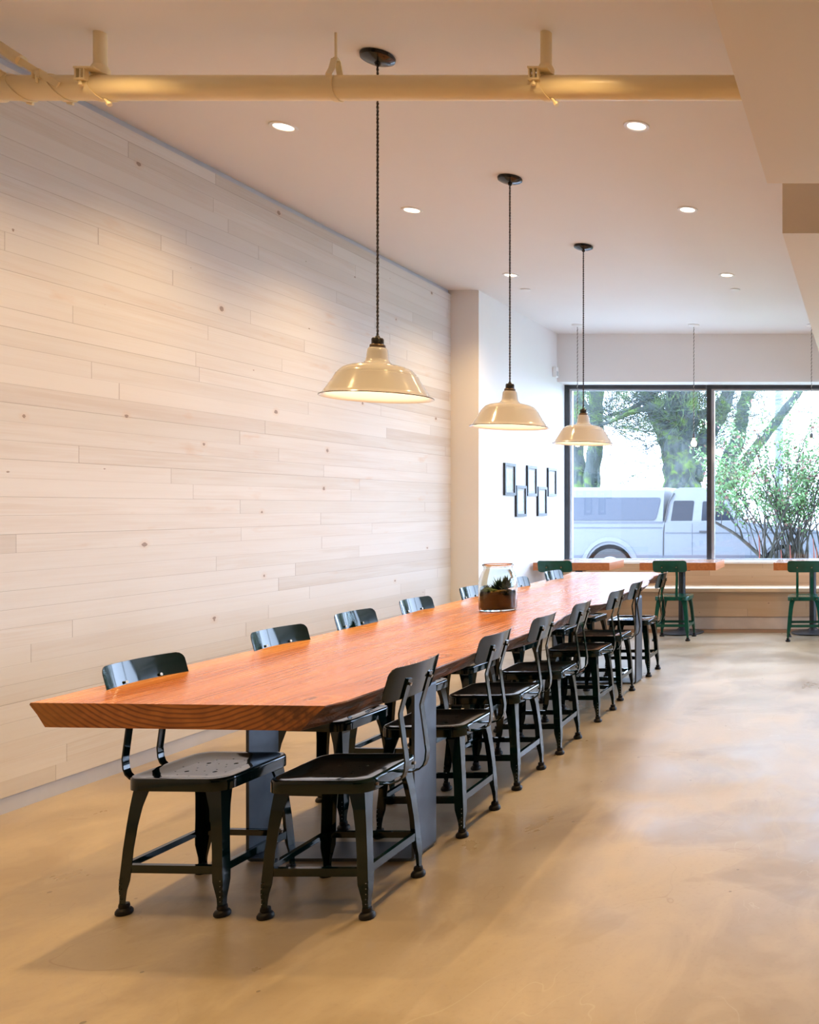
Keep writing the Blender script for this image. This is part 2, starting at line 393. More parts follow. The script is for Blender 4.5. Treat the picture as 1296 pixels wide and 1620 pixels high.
# window: five panes between black mullions
edges = [-3.60, -1.89, -.18, 1.53, XR]
for i in range(4):
    a, b = edges[i], edges[i+1]; r = bpy.data.objects.new('window_%d' % (i+1), None); C.objects.link(r); r['kind'] = 'structure'
    r.location = ((a+b)/2, YG, .745)
    bm = bmesh.new(); cx = (a+b)/2
    z0, z1 = 0, 2.85-.745; t_ = .045 if i else .035
    lx = a-cx+(-.025 if i else -.02)
    box(bm, lx, a-cx+.027, -.03, .05, z0, z1)
    box(bm, a-cx+.027, b-cx-.03, -.03, .05, z1-.045, z1)
    if i == 3: box(bm, b-cx-.05, b-cx, -.03, .05, z0, z1)
    obj('window_frame', bm, 'window_black', r)
    bm = bmesh.new()
    box(bm, a-cx+.027, a-cx+.062, .0, .05, z0+.02, z1-.045)
    box(bm, a-cx+.062, b-cx-.03, .0, .05, z0, z0+.02)
    box(bm, a-cx+.062, b-cx-.03, .0, .05, z1-.065, z1-.045)
    obj('glazing_bead', bm, 'window_aluminium', r)
    obj('pane', boxbm(a-cx+.062, b-cx-.03, .02, .026, z0+.02, z1-.065), 'window_glass', r)

for i, (a, b) in enumerate(((7.4, 8.92), (8.92, 10.45))):     # unseen side window, added on the right to bring in daylight
    r = bpy.data.objects.new('window_%d' % (i+5), None); C.objects.link(r); r['kind'] = 'structure'; r.location = (XR+.1, (a+b)/2, .2); h = (b-a)/2
    bm = bmesh.new(); box(bm, -.04, .04, -h, -h+.04, 0, 2.6); box(bm, -.04, .04, h-.04, h, 0, 2.6); box(bm, -.04, .04, -h+.04, h-.04, 0, .05); box(bm, -.04, .04, -h+.04, h-.04, 2.55, 2.6)
    obj('window_frame', bm, 'window_black', r); obj('pane', boxbm(-.003, .003, -h+.04, h-.04, .05, 2.55), 'window_glass', r)

# built-in bench under the window
b = thing('window_bench', 'long built-in pale plank bench under the street window', 'bench', (-.01, 10.4, 0))
def loc(x0, x1, y0, y1, z0, z1, **k): return boxbm(x0+.01, x1+.01, y0-10.4, y1-10.4, z0, z1, **k)
x0, x1 = XL2+.005, XR-.005
obj('front_panel', loc(x0, x1, 10.15, 10.18, .147, .43), 'bench_planks', b)
obj('seat', loc(x0, x1, 10.11, 10.60, .43, .468), 'bench_seat_wood', b)
obj('back_panel', loc(x0, x1, 10.60, 10.635, .468, .718), 'bench_planks', b)
obj('toe_kick', loc(x0, x1, 10.165, 10.19, .004, .147), 'pale_kick', b)

# ------------------------------------------------------------------ live-edge table
def lerp_tab(tab, y):
    if y <= tab[0][0]: return tab[0][1]
    for (a, va), (b_, vb) in zip(tab, tab[1:]):
        if y <= b_:
            u = (y-a)/(b_-a); u = u*u*(3-2*u)*.5 + u*.5; return va + (vb-va)*u
    return tab[-1][1]
RE = [(2.80,-1.690),(2.88,-1.665),(3.06,-1.658),(3.46,-1.660),(3.78,-1.666),(4.1,-1.672),(4.36,-1.668),(4.6,-1.655),(4.78,-1.664),(4.95,-1.690),(5.15,-1.722),(5.5,-1.755),(5.66,-1.760),(5.76,-1.690),(5.85,-1.672),(6.05,-1.69),(6.25,-1.735),(6.6,-1.752),(6.93,-1.738),(7.2,-1.75),(7.45,-1.80),(7.7,-1.86),(8.0,-1.895),(8.1,-1.925),(8.2,-1.92),(8.3,-1.86),(8.4,-1.90),(8.63,-2.02)]
LE = [(2.85,-2.657),(3.5,-2.675),(4.25,-2.665),(4.84,-2.657),(5.6,-2.705),(6.3,-2.73),(7.2,-2.748),(8.2,-2.77),(8.63,-2.83)]
def table_top():
    rnd = random.Random(4); bm = bmesh.new(); N = 150; prof = []
    zt, zb = .76, .682
    from mathutils import noise as mn
    for i in range(N+1):
        s = i/N; rows = []
        yl = 2.852 + (8.63-2.852)*s; yr = 2.806 + (8.63-2.806)*s
        xl = lerp_tab(LE, yl); xr = lerp_tab(RE, yr)
        wr = lambda q, f: (mn.noise(Vector((yr*f, q*3.1, 1.7))))
        und = .045 + .02*wr(1, 2.2)
        und_r = .075 + .035*wr(2, 2.6) + (.05 if 5.70 < yr < 6.1 else 0)
        pts = []
        # left top -> left bottom
        pts.append((xl, yl, zt))
        pts.append((xl-.002+.004*wr(4, 9), yl, zt-.006))
        pts.append((xl+und*.5+.006*wr(5, 8), yl, (zt+zb)/2))
        pts.append((xl+und, yl, zb))
        # bottom right, up the bark side
        pts.append((xr-und_r, yr, zb))
        for k, f in enumerate((.82, .62, .42, .22)):
            z = zb + (zt-zb)*(k+1)/5.2
            pts.append((xr-und_r*f + .012*wr(6+k, 14) + .008*wr(16+k, 40), yr, z))
        pts.append((xr-.003+.003*wr(12, 30), yr, zt-.004))
        pts.append((xr-.006, yr, zt))
        # top subdivisions
        for k in range(1, 6):
            u = k/6; pts.append((xr-.006+(xl-xr+.006)*u, yr+(yl-yr)*u, zt))
        prof.append([bm.verts.new(p) for p in pts])
    n = len(prof[0])
    for a, b_ in zip(prof, prof[1:]):
        for k in range(n):
            k2 = (k+1) % n; f = bm.faces.new((a[k], a[k2], b_[k2], b_[k]))
            if k < 3: f.material_index = 3
            elif k == 3: f.material_index = 4
            elif k < 10: f.material_index = 2
            else: f.material_index = 0
    bm.faces.new(prof[0]).material_index = 1; bm.faces.new(prof[-1]).material_index = 1
    return bm
tb = thing('dining_table', 'long live-edge orange fir slab table on flat steel loop legs', 'table', (0, 0, 0))
obj('tabletop', table_top(), ['fir_top', 'fir_end', 'fir_live_edge', 'fir_small_edge', 'fir_underside'], tb)
def loop_leg(xa, xb, ya, yb, r=.02, t=.012, z1=.681):
    bm = bmesh.new(); outer, inner = [], []
    def rr(x0, x1, z0, z1, r):
        out = []
        for cx, cz, a0 in ((x1-r, z0+r, -90), (x1-r, z1-r, 0), (x0+r, z1-r, 90), (x0+r, z0+r, 180)):
            for k in range(5):
                a = R(a0+k*22.5); out.append((cx+r*math.cos(a), cz+r*math.sin(a)))
        return out
    O = rr(xa, xb, 0, z1, r); I = rr(xa+t, xb-t, t, z1-t, max(.002, r-t))
    V = [[bm.verts.new((x, y, z)) for x, z in L] for y in (ya, yb) for L in (O, I)]
    n = len(O)
    for k in range(n):
        j = (k+1) % n
        bm.faces.new((V[0][k], V[0][j], V[1][j], V[1][k])); bm.faces.new((V[2][k], V[2][j], V[3][j], V[3][k]))
        bm.faces.new((V[0][k], V[0][j], V[2][j], V[2][k])); bm.faces.new((V[1][k], V[1][j], V[3][j], V[3][k]))
    return bm
obj('loop_leg', loop_leg(-2.42, -1.762, 3.50, 3.675), 'steel_plate', tb)
obj('loop_leg', loop_leg(-2.46, -1.80, 7.02, 7.20), 'steel_plate', tb)

# ------------------------------------------------------------------ metal cafe chair
def seat_mesh():
    """dished sheet seat with rolled rim and punched holes"""
    hx, hy, r = .178, .176, .058; seg = 10
    def loop(s, z):
        out = []
        for cx, cy, a0 in ((1,1,0), (-1,1,90), (-1,-1,180), (1,-1,270)):
            for k in range(seg+1):
                a = R(a0+90*k/seg)
                out.append((s*(cx*(hx-r)+r*math.cos(a)), s*(cy*(hy-r)+r*math.sin(a)), z))
        return out
    rows = [(.30,-.0105),(.55,-.010),(.75,-.0065),(.88,-.002),(.95,.0),(.982,-.001),(.996,-.005),(1.0,-.011),(1.0,-.042),(.985,-.042),(.985,-.013),(.95,-.0035),(.88,-.0055),(.75,-.010),(.55,-.0135),(.30,-.014)]
    bm = bmesh.new(); L = [[bm.verts.new(p) for p in loop(s, .46+z)] for s, z in rows]
    n = len(L[0])
    for a, b_ in zip(L, L[1:]):
        for k in range(n): bm.faces.new((a[k], a[(k+1)%n], b_[(k+1)%n], b_[k]))
    bm.faces.new(L[0]); bm.faces.new(L[-1])
    bmesh.ops.recalc_face_normals(bm, faces=bm.faces)
    me = bpy.data.meshes.new('seat'); bm.to_mesh(me); bm.free()
    cut = bmesh.new()
    def hole(x, y, rr, sg=10):
        lathe(cut, [(rr, .43), (rr, .48)], sg, (x, y, 0))
    for k in range(4):
        a = PI/4+k*PI/2; hole(.072*math.cos(a), .072*math.sin(a), .0075, 14)
    for k in range(12):
        a = k*PI/6; hole(.105*math.cos(a), .105*math.sin(a), .0028, 8)
    for k in range(8):
        a = k*PI/4+.2; hole(.046*math.cos(a), .046*math.sin(a), .0028, 8)
    bmesh.ops.recalc_face_normals(cut, faces=cut.faces)
    cm = bpy.data.meshes.new('cutter'); cut.to_mesh(cm); cut.free()
    o = bpy.data.objects.new('seat', me); C.objects.link(o)
    co = bpy.data.objects.new('cutter', cm); C.objects.link(co)
    md = o.modifiers.new('b', 'BOOLEAN'); md.operation = 'DIFFERENCE'; md.object = co; md.solver = 'EXACT'
    dg = bpy.context.evaluated_depsgraph_get()
    res = bpy.data.meshes.new_from_object(o.evaluated_get(dg), depsgraph=dg)
    if len(res.polygons) < 300: res = me.copy()
    bpy.data.objects.remove(o); bpy.data.objects.remove(co); bpy.data.meshes.remove(cm)
    res.name = 'seat'
    for p in res.polygons: p.use_smooth = True
    res.set_sharp_from_angle(angle=R(40))
    return res
def backrest_bm():
    bm = bmesh.new(); W, H, r, th = .35, .120, .028, .003; n = 28
    us = sorted(set([-W/2 + W*i/n for i in range(n+1)] + [s*(W/2-r+r*math.sin(R(a))) for s in (-1,1) for a in (30,50,65,78,86)]))
    cols = []
    for off in (0, -th):
        g = []
        for u in us:
            d = max(0, abs(u)-(W/2-r)); hh = H/2 - r + math.sqrt(max(0, r*r-d*d)); c = []
            for k in range(9):
                v = (k/8*2-1)*hh
                x = -.262 + .030*(u/(W/2))**2 - v*.28 + off
                c.append(bm.verts.new((x, u, .777+v)))
            g.append(c)
        cols.append(g)
    A, B = cols
    for g in (A, B):
        for i in range(len(us)-1):
            for k in range(8): bm.faces.new((g[i][k], g[i+1][k], g[i+1][k+1], g[i][k+1]))
    for i in range(len(us)-1):
        for k in (0, 8): bm.faces.new((A[i][k], A[i+1][k], B[i+1][k], B[i][k]))
    for i in (0, len(us)-1):
        for k in range(8): bm.faces.new((A[i][k], A[i][k+1], B[i][k+1], B[i][k]))
    return bm
def leg_bm(sx, sy):
    """tapered pressed-steel angle leg"""
    bm = bmesh.new(); th = .003
    rows = [(.432,.150,.058),(.405,.1545,.052),(.36,.160,.043),(.30,.166,.038),(.22,.173,.036),(.15,.1775,.037),(.115,.180,.036),(.085,.1815,.028),(.06,.182,.021),(.034,.183,.019)]
    L = []
    for z, c, wd in rows:
        cx, cy = c, c+.002
        if wd < .03: cx -= (.03-wd)*.3; cy -= (.03-wd)*.3
        P = [(cx, cy), (cx-wd, cy), (cx-wd, cy-th), (cx-th, cy-th), (cx-th, cy-wd), (cx, cy-wd)]
        L.append([bm.verts.new((sx*x, sy*y, z)) for x, y in P])
    for a, b_ in zip(L, L[1:]):
        for k in range(6): bm.faces.new((a[k], a[(k+1)%6], b_[(k+1)%6], b_[k]))
    bm.faces.new(L[0]); bm.faces.new(L[-1])
    return bm
def rivets(sx, sy):
    bm = bmesh.new()
    for z in (.052, .068, .086, .104, .122):
        c = .183 if z > .08 else .182
        for a in (1,):
            v = Vector((c+.0005, c-.006, z)) if a == 0 else Vector((c-.008, c+.0045, z))
            m = Matrix.Translation((sx*v.x, sy*v.y, v.z)) @ Matrix.Scale(.002, 4)
            bmesh.ops.create_icosphere(bm, subdivisions=1, radius=1, matrix=m)
    return bm
PART = {}
def make_chair(mat):
    if 'seat' not in PART: PART['seat'] = seat_mesh()
    root = bpy.data.objects.new('cafe_chair', None); C.objects.link(root)
    sm = PART['seat'].copy(); sm.materials.clear(); sm.materials.append(M[mat])
    link(bpy.data.objects.new('seat', sm), root)
    br = obj('backrest', backrest_bm(), mat, root, smooth=True, angle=50)
    for s in (-1, 1):
        bm = bmesh.new()
        path = [(-.06,.4235),(-.12,.4225),(-.178,.4225)] + [(-.205,.424),(-.228,.432),(-.243,.446),(-.251,.466),(-.254,.50),(-.233,.655),(-.2325,.667),(-.235,.678),(-.251,.735),(-.2655,.787)]
        strip_xz(bm, path, s*.074, .026, .0055)
        bs = obj('back_support', bm, mat, root, smooth=True, angle=35)
        bm = bmesh.new(); m = Matrix.Translation((-.2665, s*.074, .768)) @ Matrix.Rotation(R(90-16), 4, 'Y')
        bmesh.ops.create_cone(bm, cap_ends=True, segments=10, radius1=.0065, radius2=.005, depth=.008, matrix=m)
        m = Matrix.Translation((-.250, s*.074, .768)) @ Matrix.Rotation(R(90-16), 4, 'Y')
        bmesh.ops.create_cone(bm, cap_ends=True, segments=10, radius1=.0045, radius2=.006, depth=.005, matrix=m)
        obj('bolt', bm, 'bolt_metal', bs)
        bm = bmesh.new(); m = Matrix.Translation((-.180, s*.125, .437)) @ Matrix.Rotation(R(90), 4, 'Y')
        bmesh.ops.create_cone(bm, cap_ends=True, segments=10, radius1=.006, radius2=.006, depth=.007, matrix=m)
        obj('bolt', bm, 'bolt_metal', root)
    for sx in (-1, 1):
        for sy in (-1, 1):
            lg = obj('leg', leg_bm(sx, sy), mat, root)
            bm = bmesh.new(); lathe(bm, [(0,0),(.022,0),(.0255,.004),(.0255,.012),(.021,.019),(.0145,.022),(.0165,.027),(.015,.036),(.0,.037)], 20, (sx*.171, sy*.172, 0))
            obj('foot', bm, 'foot_rubber', lg, smooth=True, angle=40)
            obj('rivet', rivets(sx, sy), 'hub', lg)
    z = .155; c = .1735; h = .0135
    for s in (-1, 1):
        bm = boxbm(-c, c, s*(c+.003)-.002, s*(c+.003)+.002, z-h, z+h); box(bm, -c, c, min(s*(c+.003), s*(c-.012)), max(s*(c+.003), s*(c-.012)), z+h-.003, z+h)
        obj('stretcher', bm, mat, root)
        bm = boxbm(s*c-.002, s*c+.002, -c, c, z-h+.004, z+h+.004); box(bm, min(s*c, s*(c-.015)), max(s*c, s*(c-.015)), -c, c, z+h+.001, z+h+.004)
        obj('stretcher', bm, mat, root)
    return root
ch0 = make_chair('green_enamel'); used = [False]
def place(src, flag, x, y, rz, label, group):
    o = src if not flag[0] else copy_tree(src); flag[0] = True
    o.location = (x, y, 0); o.rotation_euler = (0, 0, R(rz)); tag(o, label, 'chair', group); return o
GR = 'dark green metal chairs along the aisle side of the long table'
GL = 'dark green metal chairs along the plank wall side of the long table'
rn = ['frontmost dark green metal chair on the aisle side of the long table',
      'dark green metal chair on the aisle side, just beyond the near steel table leg',
      'third dark green metal chair from the camera in the aisle-side row',
      'middle dark green metal chair in the aisle-side row of seven',
      'third dark green metal chair from the far end of the aisle-side row',
      'dark green metal chair on the aisle side next to the far steel table leg',
      'farthest dark green metal chair at the far end of the aisle-side row']
for (x, y, a), lb in zip([(-1.850,3.19,0),(-1.868,3.93,1),(-1.884,4.56,1),(-1.892,5.19,1.5),(-1.90,5.95,0),(-1.935,6.59,1),(-1.95,7.49,1)], rn):
    place(ch0, used, x, y, 180+a, lb, GR)
ln = ['frontmost dark green metal chair on the plank wall side, at the table end',
      'second dark green metal chair from the camera on the plank wall side',
      'third dark green metal chair from the camera on the plank wall side',
      'dark green metal chair by the plank wall, last before the cream column',
      'dark green metal chair whose backrest shows just left of the glass jar',
      'dark green metal chair whose backrest shows just right of the glass jar',
      'farthest chair on the wall side, its shiny backrest near the window tables']
for (x, y, a), lb in zip([(-2.345,3.215,-2),(-2.40,4.03,-4),(-2.43,4.69,-2),(-2.45,5.36,-3),(-2.47,6.17,-2),(-2.45,6.95,-2),(-2.44,7.68,-4)], ln):
    place(ch0, used, x, y, a, lb, GL)
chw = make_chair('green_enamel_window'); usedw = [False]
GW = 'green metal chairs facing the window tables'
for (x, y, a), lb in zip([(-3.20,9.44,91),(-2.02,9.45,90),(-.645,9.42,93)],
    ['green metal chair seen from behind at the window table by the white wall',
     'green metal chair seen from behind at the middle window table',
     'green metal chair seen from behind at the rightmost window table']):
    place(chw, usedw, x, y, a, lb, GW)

# ------------------------------------------------------------------ window tables
def window_table(x, label, wid=.82, xo=0.0):
    z = .785; th = .085
    r = thing('pedestal_table', label, 'table', (x, 9.88, .003), 0, 'square pedestal tables by the window')
    bm = boxbm(-wid/2+xo, wid/2+xo, -.23, .36, z-th, z, bev=.003)
    for f in bm.faces:
        f.material_index = 1 if f.normal.z > .5 else 0
    bm.normal_update()
    for f in bm.faces: f.material_index = 1 if f.normal.z > .9 else 0
    obj('tabletop', bm, ['fir_small_edge', 'fir_small_top'], r)
    bm = bmesh.new(); lathe(bm, [(.038,.035),(.038,z-th-.012)], 28); obj('pole', bm, 'black_iron', r, smooth=True, angle=40)
    bm = bmesh.new(); lathe(bm, [(0,0),(.235,0),(.24,.006),(.235,.012),(.15,.024),(.06,.034),(.045,.05),(.0385,.055)], 48)
    obj('base', bm, 'black_iron', r, smooth=True, angle=40)
    bm = boxbm(-.11, .11, -.11, .11, z-th-.014, z-th-.0005, bev=.004); obj('mounting_plate', bm, 'black_iron', r)
    return r
window_table(-3.165, 'wooden topped pedestal table pushed against the white side wall', .82, -.01)
window_table(-2.03, 'wooden topped pedestal table in the middle, with round black base')
window_table(-.59, 'wooden topped pedestal table at the right edge, with round black base')

# ------------------------------------------------------------------ pendant lamps
def cord(bm, x, y, z0, z1, r=.0028, pitch=.034, step=.0045):
    n = int((z1-z0)/step)
    for s in (0, 1):
        pts = [(x+r*math.cos(2*PI*k*step/pitch+s*PI), y+r*math.sin(2*PI*k*step/pitch+s*PI), z0+k*(z1-z0)/n) for k in range(n+1)]
        tube(bm, pts, r*1.05, 5, mi=s)
def pendant_lamp(y, label):
    zr = 1.875
    r = thing('pendant_lamp', label, 'lamp', (-2.195, y, zr), 0, 'cream enamel barn pendants over the long table')
    H = ZC - zr
    bm = bmesh.new()
    lathe(bm, [(0,H),(.070,H),(.073,H-.006),(.070,H-.018),(.050,H-.028),(.014,H-.034),(.010,H-.046),(0,H-.047)], 40)
    obj('canopy', bm, 'black_ceramic', r, smooth=True, angle=40)
    bm = bmesh.new(); cord(bm, 0, 0, .262, H-.04)
    obj('cord', bm, ['cloth_cord_black', 'cloth_cord_tan'], r, smooth=True)
    bm = bmesh.new(); lathe(bm, [(0,.276),(.008,.276),(.011,.268),(.022,.266),(.0255,.260),(.0255,.236),(0,.235)], 28)
    obj('socket_cap', bm, 'black_bakelite', r, smooth=True, angle=40)
    bm = bmesh.new(); lathe(bm, [(0,.236),(.030,.236),(.0325,.232),(.0325,.222),(0,.221)], 28)
    obj('collar', bm, 'bronze_collar', r, smooth=True, angle=40)
    out = [(.028,.223),(.036,.221),(.041,.214),(.043,.200),(.046,.172),(.050,.160),(.060,.150),(.085,.143),(.118,.136),(.142,.124),(.158,.106),(.160,.100),(.165,.098),(.176,.076),(.195,.044),(.210,.020),(.216,.010),(.226,.004),(.230,.0015)]
    inn = [(a-.0035 if a > .06 else a-.003, z-.003) for a, z in reversed(out)]
    prof = out + [(.2305,-.001),(.228,-.002)] + inn[1:]
    mi = [0]*(len(out)-1) + [1, 1] + [0]*(len(prof)-len(out)-2)
    mi = (mi + [0]*len(prof))[:len(prof)-1]
    bm = bmesh.new(); lathe(bm, prof, 72, mi=mi, cap=False); obj('shade', bm, ['white_enamel', 'blue_rim'], r, smooth=True, angle=40)
    bm = bmesh.new(); lathe(bm, [(0,.055),(.014,.058),(.026,.070),(.030,.086),(.026,.103),(.016,.122),(.013,.14),(.013,.205),(0,.206)], 24)
    obj('light_bulb', bm, 'bulb_glow', r, smooth=True)
    ld = bpy.data.lights.new('bulb_light', 'POINT'); ld.energy = PEND_W; ld.color = (1, .72, .42); ld.shadow_soft_size = .03
    lo = bpy.data.objects.new('bulb_light', ld); C.objects.link(lo); lo.parent = r; lo.location = (0, 0, .03)
    return r
pendant_lamp(4.03, 'nearest and largest-looking cream enamel pendant lamp over the long table')
pendant_lamp(5.525, 'middle cream enamel pendant lamp, hanging in front of the white wall')
pendant_lamp(6.96, 'farthest cream enamel pendant lamp, hanging in front of the window')
def bare_pendant(x, label):
    zb = 2.06; r = thing('bulb_pendant', label, 'lamp', (x, 9.97, zb), 0, 'bare bulb pendants by the window'); H = ZC-zb
    bm = bmesh.new(); lathe(bm, [(0,H),(.062,H),(.062,H-.008),(.05,H-.018),(.012,H-.026),(0,H-.028)], 32); obj('canopy', bm, 'white_plastic', r, smooth=True, angle=40)
    bm = bmesh.new(); cord(bm, 0, 0, .135, H-.02, .0028, .04, .008); obj('cord', bm, ['cloth_cord_black', 'cloth_cord_white'], r, smooth=True)
    bm = bmesh.new(); lathe(bm, [(0,.145),(.010,.145),(.017,.135),(.018,.09),(0,.089)], 20); obj('socket', bm, 'pole_grey', r, smooth=True, angle=40)
    bm = bmesh.new(); lathe(bm, [(0,-.005),(.018,.0),(.030,.014),(.033,.032),(.027,.052),(.015,.074),(.013,.09),(0,.091)], 24); obj('light_bulb', bm, 'bulb_glow', r, smooth=True)
bare_pendant(-3.21, 'bare bulb pendant partly behind the farthest enamel pendant')
bare_pendant(-1.917, 'bare bulb pendant hanging before the big mossy tree trunk')
bare_pendant(-.61, 'bare bulb pendant at the right edge, beside the ceiling bulkhead')

# ------------------------------------------------------------------ recessed downlights
def downlight(x, y, label=None, z=ZC, first=[None]):
    if first[0] is None:
        r = thing('downlight', 'x', 'ceiling light', (0, 0, 0), 0, 'round recessed ceiling downlights')
        bm = bmesh.new(); lathe(bm, [(.046,-.001),(.050,-.006),(.066,-.006),(.068,-.003),(.068,.0),(.046,.0)], 40, cap=False)
        obj('trim_ring', bm, 'white_plastic', r, smooth=True, angle=30)
        bm = bmesh.new(); lathe(bm, [(0,-.0025),(.047,-.0025),(.047,-.001),(0,-.001)], 40); obj('lens', bm, 'lamp_lens', r)
        ld = bpy.data.lights.new('downlight_beam', 'SPOT'); ld.shadow_soft_size = .022; ld.energy = DOWN_W; ld.color = WARM; ld.spot_size = R(128); ld.spot_blend = 1.0
        lo = bpy.data.objects.new('downlight_beam', ld); C.objects.link(lo); lo.parent = r; lo.location = (0, 0, -.008)
        first[0] = r
    else: r = copy_tree(first[0])
    r.location = (x, y, z); r['label'] = label; return r
for x, y, lb in [(-3.105,4.78,'round recessed downlight at upper left, between plank wall and nearest pendant'),
                 (-3.10,6.12,'round recessed downlight in the left row, above the nearest pendant shade'),
                 (-3.105,7.83,'round recessed downlight in the left row, beside the middle pendant cord'),
                 (-1.222,4.77,'round recessed downlight at upper right, just below the ceiling pipe'),
                 (-1.218,6.11,'middle round recessed downlight of the right ceiling row'),
                 (-1.219,7.83,'farthest round recessed downlight of the right ceiling row'),
                 (-3.105,3.43,'recessed downlight out of view above the near end of the plank wall'),
                 (-1.22,3.43,'recessed downlight out of view above the near end of the table'),
                 (-3.105,2.08,'recessed downlight out of view above the foreground floor, left row'),
                 (-1.22,2.08,'recessed downlight out of view above the foreground floor, right row'),
                 (-3.105,.5,'unseen fill downlight added beside the camera, left row'),  # unseen pair, added as fill for the foreground
                 (-1.22,.5,'unseen fill downlight added beside the camera, right row')]:
    downlight(x, y, lb)
for x, y, lb in [(2.4,3.3,'unseen fill downlight added in the lowered ceiling, front of its right pair'),  # unseen pair added in the bulkhead for extra warm fill
                 (2.4,.6,'unseen fill downlight added in the lowered ceiling, beside the right wall')]:
    downlight(x, y, lb, 2.85)
for x, lb in ((-3.17, 'small flush white cover plate on the ceiling beside the middle pendant cord'), (-1.22, 'small flush white cover plate on the ceiling right of the farthest pendant')):
    bm = bmesh.new(); lathe(bm, [(0,-.008),(.040,-.008),(.046,-.005),(.046,-.003),(.036,-.003),(.036,0),(0,0)], 32)
    o = obj('sprinkler_cover', bm, 'white_plastic', None, smooth=True, angle=30); o.location = (x, 8.35, ZC); tag(o, lb, 'sprinkler', 'flush ceiling sprinkler covers')

# ------------------------------------------------------------------ ceiling pipe
PY, PZ, PR = 3.84, 3.175, .0505
pp = thing('ceiling_pipe', 'cream painted pipe running across the ceiling on hangers', 'pipe', (-2, PY, PZ))
def px(x): return (x-1371)/370 + 2      # along the pipe, relative to its origin
def xcyl(bm, x0, x1, r, seg=40, cap=True): tube(bm, [(x0,0,0),(x1,0,0)], r, seg, cap)
bm = bmesh.new(); xcyl(bm, XL+2.005, -.455+2, PR); obj('pipe', bm, 'pipe_paint', pp, smooth=True, angle=40)
def coupling(xc, hw=.05):
    bm = bmesh.new(); tube(bm, [(xc-hw,0,0),(xc-hw+.006,0,0),(xc+hw-.006,0,0),(xc+hw,0,0)], [PR+.001,PR+.007,PR+.007,PR+.001], 40); return bm
obj('coupling', coupling(px(-25), .07), 'pipe_paint', pp, smooth=True, angle=40)
def tee(xc):
    """stem hanger: vertical pipe into a bolted strap clamp"""
    g = []
    top = ZC-PZ
    bm = bmesh.new(); lathe(bm, [(.024,PR-.01),(.024,top)], 28, (xc, 0, 0)); lathe(bm, [(.026,PR+.004),(.034,PR+.006),(.034,PR+.030),(.027,PR+.045)], 28, (xc, 0, 0))
    s = obj('hanger_stem', bm, 'pipe_paint', pp, smooth=True, angle=40)
    bm = bmesh.new()
    # slanted strap wrapped round the pipe
    for w0 in (0,):
        n = 40; L = []
        for k in range(n+1):
            a = 2*PI*k/n; sx = .030*math.cos(a+.3)
            for_r = []
            for dx, rr in ((-.018, PR+.001), (-.018, PR+.006), (.018, PR+.006), (.018, PR+.001)):
                for_r.append(bm.verts.new((xc+sx+dx, rr*math.cos(a), rr*math.sin(a))))
            L.append(for_r)
        for a, b_ in zip(L, L[1:]):
            for k in range(4): bm.faces.new((a[k], a[(k+1)%4], b_[(k+1)%4], b_[k]))
    c = obj('clamp', bm, 'pipe_paint', s, smooth=True, angle=30)
    bm = bmesh.new()
    box(bm, xc-.052, xc-.046, -.068, -.045, .012, .055); box(bm, xc-.016, xc-.010, -.068, -.045, .012, .055)
    box(bm, xc-.055, xc+.03, -.070, -.035, .052, .060); box(bm, xc-.053, xc-.008, -.070, -.045, .004, .012)
    tube(bm, [(xc-.031,-.060,-.012),(xc-.031,-.060,.062)], .006, 10)
    tube(bm, [(xc-.031,-.060,-.016),(xc-.031,-.060,-.006)], .011, 6)
    obj('clamp_bolt', bm, 'pipe_paint', s); bm = bmesh.new()
    tube(bm, [(xc+.028,-.01,-.050),(xc+.046,-.01,-.072)], .006, 8); tube(bm, [(xc+.042,-.01,-.067),(xc+.050,-.01,-.077)], .011, 6)
    obj('lower_bolt', bm, 'pipe_paint', s)
tee(px(158)); tee(px(864))
# thin rod hanger with a clevis
xc = px(531)
bm = bmesh.new(); tube(bm, [(xc,0,.125),(xc,0,ZC-PZ)], .0055, 10); tube(bm, [(xc,0,.118),(xc,0,.128)], .012, 6)
s = obj('hanger_rod', bm, 'pipe_paint', pp)
bm = bmesh.new()
pth = [(-.006,.122),(-.012,.120),(-.030,.07),(-.0525,.035)] + [((PR+.003)*math.cos(R(a)), (PR+.003)*math.sin(R(a))) for a in range(150, 391, 12)] + [(.030,.07),(.012,.120),(.006,.122)]
L = []
for i, (y_, z_) in enumerate(pth):
    p0 = Vector(pth[max(i-1,0)]); p1 = Vector(pth[min(i+1,len(pth)-1)]); d = (p1-p0).normalized(); nn = Vector((-d.y, d.x))*.002
    L.append([bm.verts.new((xc+q, y_+sg*nn.x, z_+sg*nn.y)) for sg, q in ((1,.013),(1,-.013),(-1,-.013),(-1,.013))])
for a, b_ in zip(L, L[1:]):
    for k in range(4): bm.faces.new((a[k], a[(k+1)%4], b_[(k+1)%4], b_[k]))
bm.faces.new(L[0]); bm.faces.new(L[-1])
obj('clevis', bm, 'pipe_paint', s, smooth=True, angle=30)
